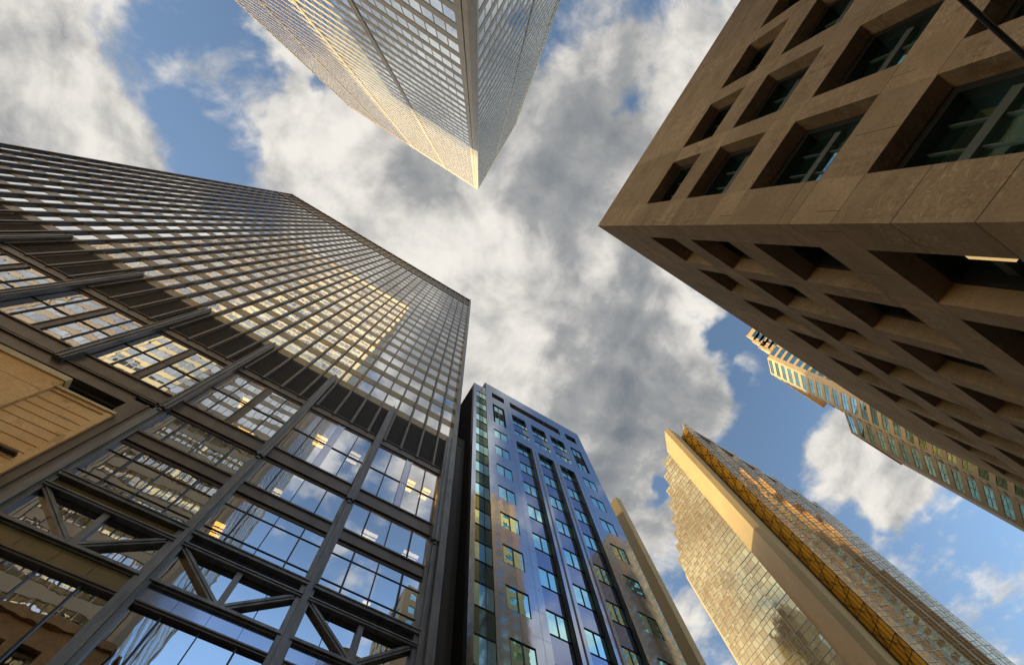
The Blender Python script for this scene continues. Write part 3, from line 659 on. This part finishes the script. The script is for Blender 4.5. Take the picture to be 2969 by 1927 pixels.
for a, b, c, d in short:
    z = 58.75
    for zz in (59.0, 55.2):
        dwin(a, b-.02, zz-1.95, zz, -.36)
    dspan(a, b, 55.2, 57.05, -.36); dspan(a, b, 59.0, 59.12, -.36)
for a, b, c, d in long_:
    for h in heads: 
        dwin(a, b-.02, h-1.95, h-.05, -.36)
        dspan(a, b, h-4.0+.0 if h-4 > 4 else 4.0, h-1.95, -.36)
    mb = MB()
    FD.box(mb, UD(b)-.14, UD(b)-.09, 4, 51.2, -.30, -.02); mb.build('recess_rail', M_DKMETAL, tD)
# stepped back strip at its left, side wall, right side, roof
FS = Face((10.50, 18.79), (DX0, 18.79), (0, -1))
mb = MB(); FS.box(mb, 0, .42, 0, DH, -.4, 0); FS.box(mb, .42, 1.31, 63.4, DH, -.4, .0); mb.build('strip_wall', M_GRANITE, tD)
for h in [63.4-3.97*k for k in range(16)]:
    w = MB(); FS.quad(w, .44, 1.30, h-1.95, h-.04, -.05, 0, .0015); o = w.build('window', M_DGLASS, tD)
    fr = MB(); FS.box(fr, .42, 1.31, h-.04, h, -.08, 0); FS.box(fr, .42, 1.31, h-2.0, h-1.95, -.08, 0); fr.build('frame', M_FRAME, o)
    w = MB(); FS.quad(w, .44, 1.30, h-3.97, h-2.0, -.05, 0, .0015); w.build('spandrel', mirror('green_spandrel', (.30, .42, .36), (.05, .06, .05), .6) if h > 63 else bpy.data.materials['green_spandrel'], tD)
mb = MB(); mb.box(10.50, 10.9, 19.2, 52, 0, DH-.1); mb.build('side_wall', M_DARKWALL, tD)
mb = MB(); mb.box(DX0, DX0+.06, 18.0, 18.8, 0, DH-.03); mb.build('return_wall', M_GRANITE, tD)
mb = MB(); mb.box(10.9, DX1-.05, 18.9, 52, DH-.8, DH-.3); mb.box(DX1-.3, DX1-.01, 18.02, 52, 0, DH-.05); mb.box(DX0+.1, DX1-.35, 18.55, 18.7, 0, DH-.9); mb.build('roof', M_DARKWALL, tD)
tN = thing('dark_brown_party_wall', 'narrow dark brown blank wall in the gap beside the blue granite building', 'building', (9.2, 20, 0))
mb = MB(); mb.box(8.4, 9.30, 18.9, 40, 0, 44.0); mb.box(9.30, 10.45, 20.4, 40, 0, 50.0)
for x in (8.85, ): mb.box(x-.02, x+.02, 18.88, 18.9, 0, 43.9)
mb.build('wall', M_DARKWALL, tN)
mb = MB(); mb.box(8.38, 9.34, 18.86, 40, 44.0, 44.25); mb.build('coping', M_FRAME, tN)

# ------------------------------------------------------------------ G: thin beige slab behind D
tG = thing('beige_stone_slab', 'thin beige stone slab tower rising behind the blue granite building', 'tower', (67, 42, 0))
mb = MB(); mb.box(66.0, 67.75, 40.55, 53, 0, 111.9); mb.build('wall', M_BEIGE, tG)
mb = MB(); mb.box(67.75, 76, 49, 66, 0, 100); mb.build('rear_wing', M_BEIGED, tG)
mb = MB()
for k in range(27): mb.box(65.995, 67.755, 40.545, 53, k*4.0+2.0, k*4.0+2.02)
mb.build('panel_joint', M_JOINT, tG)

# ------------------------------------------------------------------ E: gold glass tower
S = 1.76; EH = 1.7+176
tE = thing('gold_glass_tower', 'gold glass tower with saw tooth faces and a sunlit beige stone fin', 'skyscraper', (63*S, 20*S, 0))
sv = lambda L_: [(x*S, y*S) for x, y in L_]
mb = MB(); mb.prism(sv([(60.41, 17.0), (60.51, 16.0), (63.72, 16.06), (64.5, 16.3), (64.3, 20.9), (64.1, 20.93)]), 0, EH)
mb.build('stone_fin', M_BEIGE, tE)
mb = MB()
for k in range(43): mb.prism(sv([(60.405, 17.003), (60.505, 15.995), (63.73, 16.055), (64.5, 16.4), (64.2, 20.9), (64.1, 20.935)]), 3+k*4, 3.02+k*4)
mb.build('panel_joint', M_BEIGED, tE)
mb = MB(); mb.prism(sv([(85.4, 43.4), (87.4, 41.4), (90.5, 44.4), (88.6, 46.4)]), 0, EH); mb.build('stone_fin', M_BEIGE, tE)
# north-west face: a flight of short teeth
teeth = 8
x, y = 64.15, 20.9
pts = [(x, y)]
dx = (86.0-64.15)/teeth; dy = (43.2-20.9)/teeth
for k in range(teeth):
    pts.append((x, y+dy)); x += dx; y += dy; pts.append((x, y))
se = [(64.45, 16.05), (63.36, 13.67), (64.33, 13.10)]
for k in range(6): se += [(70.06+6.85*k, 14.03-.02*k), (71.2+6.8*k, 13.22)]
core = MB(); core.prism(sv(se + [(106, 13.3), (112, 14), (112, 45), (87, 43.2)] + pts[::-1]), 0, EH-2.5); core.build('tower_body', M_LATT, tE)
def curtain(P, Q, out, ncol, m_, ms, name, floors=44, h0=0.0, h1=EH, stag=False, shift=.05):
    F = Face(P, Q, out); w = F.L/ncol
    fp = (h1-h0)/floors
    g_ = MB(); bars = MB()
    for k in range(floors):
        z = h0+k*fp
        for i in range(ncol):
            o_ = (w*.5 if (stag and k % 2) else 0)
            u0 = i*w+.03+o_; u1 = min(F.L, (i+1)*w-.03+o_)
            if i == 0 and o_: F.quad(g_, .03, o_-.03, z+.1, z+fp-.05, shift, 0, .0022)
            if u1-u0 > .1: F.quad(g_, u0, u1, z+.1, z+fp*.62, shift, 0, .0022); F.quad(g_, u0, u1, z+fp*.62+.06, z+fp-.02, shift, 0, .0022)
            F.box(bars, (i*w+o_)-.045, (i*w+o_)+.045, z, z+fp, 0, shift+.08) if (i*w+o_) < F.L else None
        F.box(bars, 0, F.L, z-.05, z+.07, 0, shift+.10)
        F.box(bars, 0, F.L, z+fp*.62, z+fp*.62+.05, 0, shift+.07)
    g_.build(name, m_, tE); bars.build('mullion_grid', ms, tE)
for k in range(teeth):
    a = pts[2*k]; b = pts[2*k+1]
    curtain(*sv([a, b]), (-1, 0), 3, M_GOLD, M_GMULL, 'glass_face', h1=EH-(0.5 if k else 2.0), stag=True)
    c = pts[2*k+2]
    curtain(*sv([b, c]), (0, 1), 2, M_GOLD, M_GMULL, 'glass_face', h1=EH-.6)
# amber recess with its lattice, then the saw-tooth street face
a, b = sv([(64.40, 15.95), (63.40, 13.72)])
F = Face(a, b, (-1, 0.2)); g_ = MB()
for k in range(44):
    for i in range(4): F.quad(g_, F.L*i/4+.02, F.L*(i+1)/4-.02, k*4.0+.1, k*4.0+3.95, .05, 0, .006)
g_.build('glass_face', M_GOLDDK, tE)
lt = MB()
for i in range(5): F.box(lt, F.L*i/4-.045, F.L*i/4+.045, 0, EH-4, .08, .14)
for k in range(44):
    F.box(lt, 0, F.L, k*4.0-.05, k*4.0+.05, .09, .13)
    if k % 2: F.beam(lt, .1, k*4.0, F.L-.1, k*4.0+8.0, .13, .14, .2)
    else: F.beam(lt, F.L-.1, k*4.0, .1, k*4.0+8.0, .13, .21, .27)
lt.build('lattice', M_LATT, tE)
for k in range(len(se)-2):
    P, Q = se[k+1], se[k+2]; longf = abs(Q[0]-P[0]) > 3
    curtain(*sv([P, Q]), (0, -1), 5 if longf else 2, M_GOLDGREY, M_GMULL, 'glass_face', h1=EH+(.3 if longf else 1.2))
mb = MB(); mb.prism(sv([(63.45, 13.75), (64.33, 13.2), (106, 13.6), (106, 20), (64.6, 16.3)]), EH-2.5, EH-.6); mb.build('roof', M_GMULL, tE)

# ------------------------------------------------------------------ F: cream stepped tower (right, behind C)
S2 = 1.84
tF = thing('cream_stepped_tower', 'cream stone tower with teal windows and a stepped crown, behind the brown granite building', 'skyscraper', (130, -20, 0))
def cream_face(parent, P, Q, out, z0, z1, ww, gap, wh, pitch, m_wall=M_CREAM, m_glass=M_TEAL, lead=1.0, keep=True, bar=True, rec=.12):
    F = Face(P, Q, out); holes = []
    n = max(0, int((F.L-lead*2+gap)/(ww+gap))); l2 = (F.L-(n*(ww+gap)-gap))/2 if n else 0
    k = 0
    while z0+1.0+k*pitch+wh < z1-.6:
        for i in range(n): holes.append((l2+i*(ww+gap), l2+i*(ww+gap)+ww, z0+1.0+k*pitch, z0+1.0+k*pitch+wh))
        k += 1
    mb = MB(); F.wall(mb, 0, F.L, z0, z1, holes, rec); mb.build('wall', m_wall, parent)
    for h in holes:
        w = MB(); F.quad(w, *h, -rec+.01, 0, .003); 
        if bar: F.box(w, h[0], h[1], (h[2]+h[3])/2-.05, (h[2]+h[3])/2+.05, -rec, -rec+.06, 1); F.box(w, (h[0]+h[1])/2-.05, (h[0]+h[1])/2+.05, h[2], h[3], -rec, -rec+.05, 1)
        yield w
def addwins(gen, parent, count, limit=100, rest=None):
    for w in gen:
        if count[0] < limit: w.build('window', [M_TEAL, M_MULLION], parent); count[0] += 1
        else: rest.v += [] ; b_ = len(rest.v); rest.v += w.v; rest.f += [tuple(b_+q for q in f) for f in w.f]; rest.mi += w.mi
cnt = [0]; rest = MB()
q2 = lambda x, y: (x*S2, y*S2)
# main shaft: west face, north-west chamfer, grey strip, wing
A0 = q2(70.6, -9.66); A1 = q2(73.9, -7.0)
w0 = (A0[0], A0[1]-34); zt = 1.7+184
addwins(cream_face(tF, A0, w0, (-1, 0), 60, zt, 4.2, 1.1, 2.5, 4.05), tF, cnt, 100, rest)
addwins(cream_face(tF, A0, A1, (-1, 1), 60, zt, 6.4, 1.0, 2.5, 4.05, lead=.5), tF, cnt, 100, rest)
mb = MB(); mb.prism([A0, A1, (A1[0]+30, A1[1]), (A1[0]+30, w0[1]), w0], zt-.4, zt-.05); mb.build('roof', M_CREAM, tF)
mb = MB(); mb.box(A0[0]+.5, A1[0]+30, w0[1], A0[1], 60, zt-.5); mb.build('tower_body', M_CREAM, tF)
FS2 = Face(A1, (A1[0]+1.6, A1[1]+.3), (-.3, 1))
mb = MB(); FS2.box(mb, 0, FS2.L, 40, zt-2, -.4, 0)
for k in range(36): FS2.box(mb, 0, FS2.L, 42+k*4, 42.6+k*4, 0, .2, 1); FS2.box(mb, 0, FS2.L, 44+k*4, 44.1+k*4, 0, .12, 1)
mb.build('grey_strip', [M_GMULL, M_MULLION], tF)
W0 = (A1[0]+1.6, A1[1]+.3); W1 = (W0[0]+7.4, W0[1]+4.55)
zt2 = 1.7+144
addwins(cream_face(tF, W0, W1, (-1, 1), 20, zt2, 6.9, 1.0, 2.4, 4.05, lead=.7), tF, cnt, 100, rest)
mb = MB(); mb.prism([W0, W1, (W1[0]+24, W1[1]), (W1[0]+24, W0[1])], zt2-.4, zt2-.05); mb.prism([(W0[0]+.6, W0[1]-.4), (W1[0]+.3, W1[1]-.5), (W1[0]+24, W1[1]-.5), (W1[0]+24, W0[1]-.4)], 0, zt2-.5); mb.build('wing', M_CREAM, tF)
# crown steps above the main roof
for (x, y, h, nm) in ((67.35, -10.85, 190.5, 0), (65.1, -11.95, 197, 0), (63.2, -12.95, 203, 0)):
    sfac = 184.0/100
    P = (A0[0]+ (70.6-x)*0.0 + .8, A0[1]-1.0-(abs(y)-9.66)*1.2); z = 1.7 + (P[0])/x*100
    addwins(cream_face(tF, P, (P[0], P[1]-20), (-1, 0), zt-.3, z, 3.6, 1.2, 2.4, 4.0, bar=False), tF, cnt, 100, rest)
    F = Face(P, (P[0]+20, P[1]), (0, 1)); mb = MB(); F.box(mb, 0.01, 20, zt-.3, z, -.6, 0); F.box(mb, 0, 20, z-.4, z-.02, -18, -.6); mb.build('crown_step', M_CREAM, tF)
if rest.f: rest.build('window', [M_TEAL, M_MULLION], tF, kind='stuff')
mb = MB(); mb.box(A0[0]+1, A1[0]+30, w0[1], A1[1]-3, 0, 60); mb.build('podium', M_CREAM, tF)

# ------------------------------------------------------------------ overhead cable
mb = MB(); 
for i in range(40):
    x0 = -58+i*3.0; x1 = x0+3.0
    s_ = lambda x: 6.0+.0003*(x-3)**2
    mb.tube((x0, -3.80, s_(x0)), (x1, -3.80, s_(x1)), .024, 8)
o = mb.build('overhead_cable', M_CABLE); o['label'] = 'thin black cable strung across the corner of the brown granite building'; o['category'] = 'cable'

# ------------------------------------------------------------------ the rest of the street, met as reflections and as shade
def block(name, label, x0, x1, y0, y1, h, m_, glass, ww, gap, wh, pitch, faces):
    t_ = thing(name, label, 'building', ((x0+x1)/2, (y0+y1)/2, 0))
    mb = MB(); mb.box(x0+.4, x1-.4, y0+.4, y1-.4, 0, h-.1); mb.build('block_core', m_, t_)
    win = MB()
    for P, Q, out in faces:
        for w in cream_face(t_, P, Q, out, 0, h, ww, gap, wh, pitch, m_, glass, bar=False):
            b_ = len(win.v); win.v += w.v; win.f += [tuple(b_+q for q in f) for f in w.f]; win.mi += w.mi
    if win.f: win.build('window', glass, t_, kind='stuff')
    return t_
block('old_stone_building', 'old brown stone building mirrored in the lower windows of the dark steel tower', -70, -10.2, -12.5, -9.4, 27.5, M_BROWNOLD, M_OLDGLASS, 1.9, 1.3, 2.6, 4.4, [((-70, -9.4), (-10.2, -9.4), (0, 1)), ((-10.2, -9.4), (-10.2, -12.5), (1, 0))])
block('cream_office_block', 'cream stone office block mirrored in the left columns of the blue granite building', 45, 60, -56, -40, 152, M_CREAMDK, M_TEAL, 2.2, 1.6, 2.2, 4.0, [((45, -40), (60, -40), (0, 1)), ((45, -40), (45, -56), (-1, 0))])
block('cream_low_block', 'lower cream stone wing mirrored low in the dark steel tower', 27.5, 43, -58, -42, 98, M_CREAM, M_TEAL, 1.5, 1.2, 2.0, 3.6, [((27.5, -42), (43, -42), (0, 1)), ((27.5, -42), (27.5, -58), (-1, 0))])
block('brown_brick_tower', 'brown tower mirrored at the right edge of the blue granite building', 135, 152, -80, -60, 213, M_BROWNDK, M_TEAL, 2.6, 1.8, 2.2, 4.0, [((135, -60), (152, -60), (0, 1)), ((135, -60), (135, -80), (-1, 0))])
block('distant_black_tower', 'black office tower hidden behind the dark steel tower, shading the white tower', -150, -113, 120, 150, 300, M_STEEL, M_OLDGLASS, 2.6, .8, 2.4, 4.0, [])
block('unseen_shade_block', 'unseen dark block added to shade the thin beige slab and the brown granite building', 14, 72, 72, 90, 118, M_DARKWALL, M_TEAL, 3, 1, 2, 4, [])  # added out of view; its extent is set by the shade it throws
block('brown_office_block', 'brown office block hidden behind the blue granite building, shading the gold tower', 78, 106, 75, 92, 131, M_DARKWALL, M_TEAL, 3, 1, 2, 4, [])
block('unseen_shade_tower', 'unseen pale tower added to shade the mirrored cream office block', -14, 13, 96, 118, 190, M_BEIGED, M_TEAL, 3, 1, 2, 4, [])  # added out of view to throw shade on the mirrored cream block
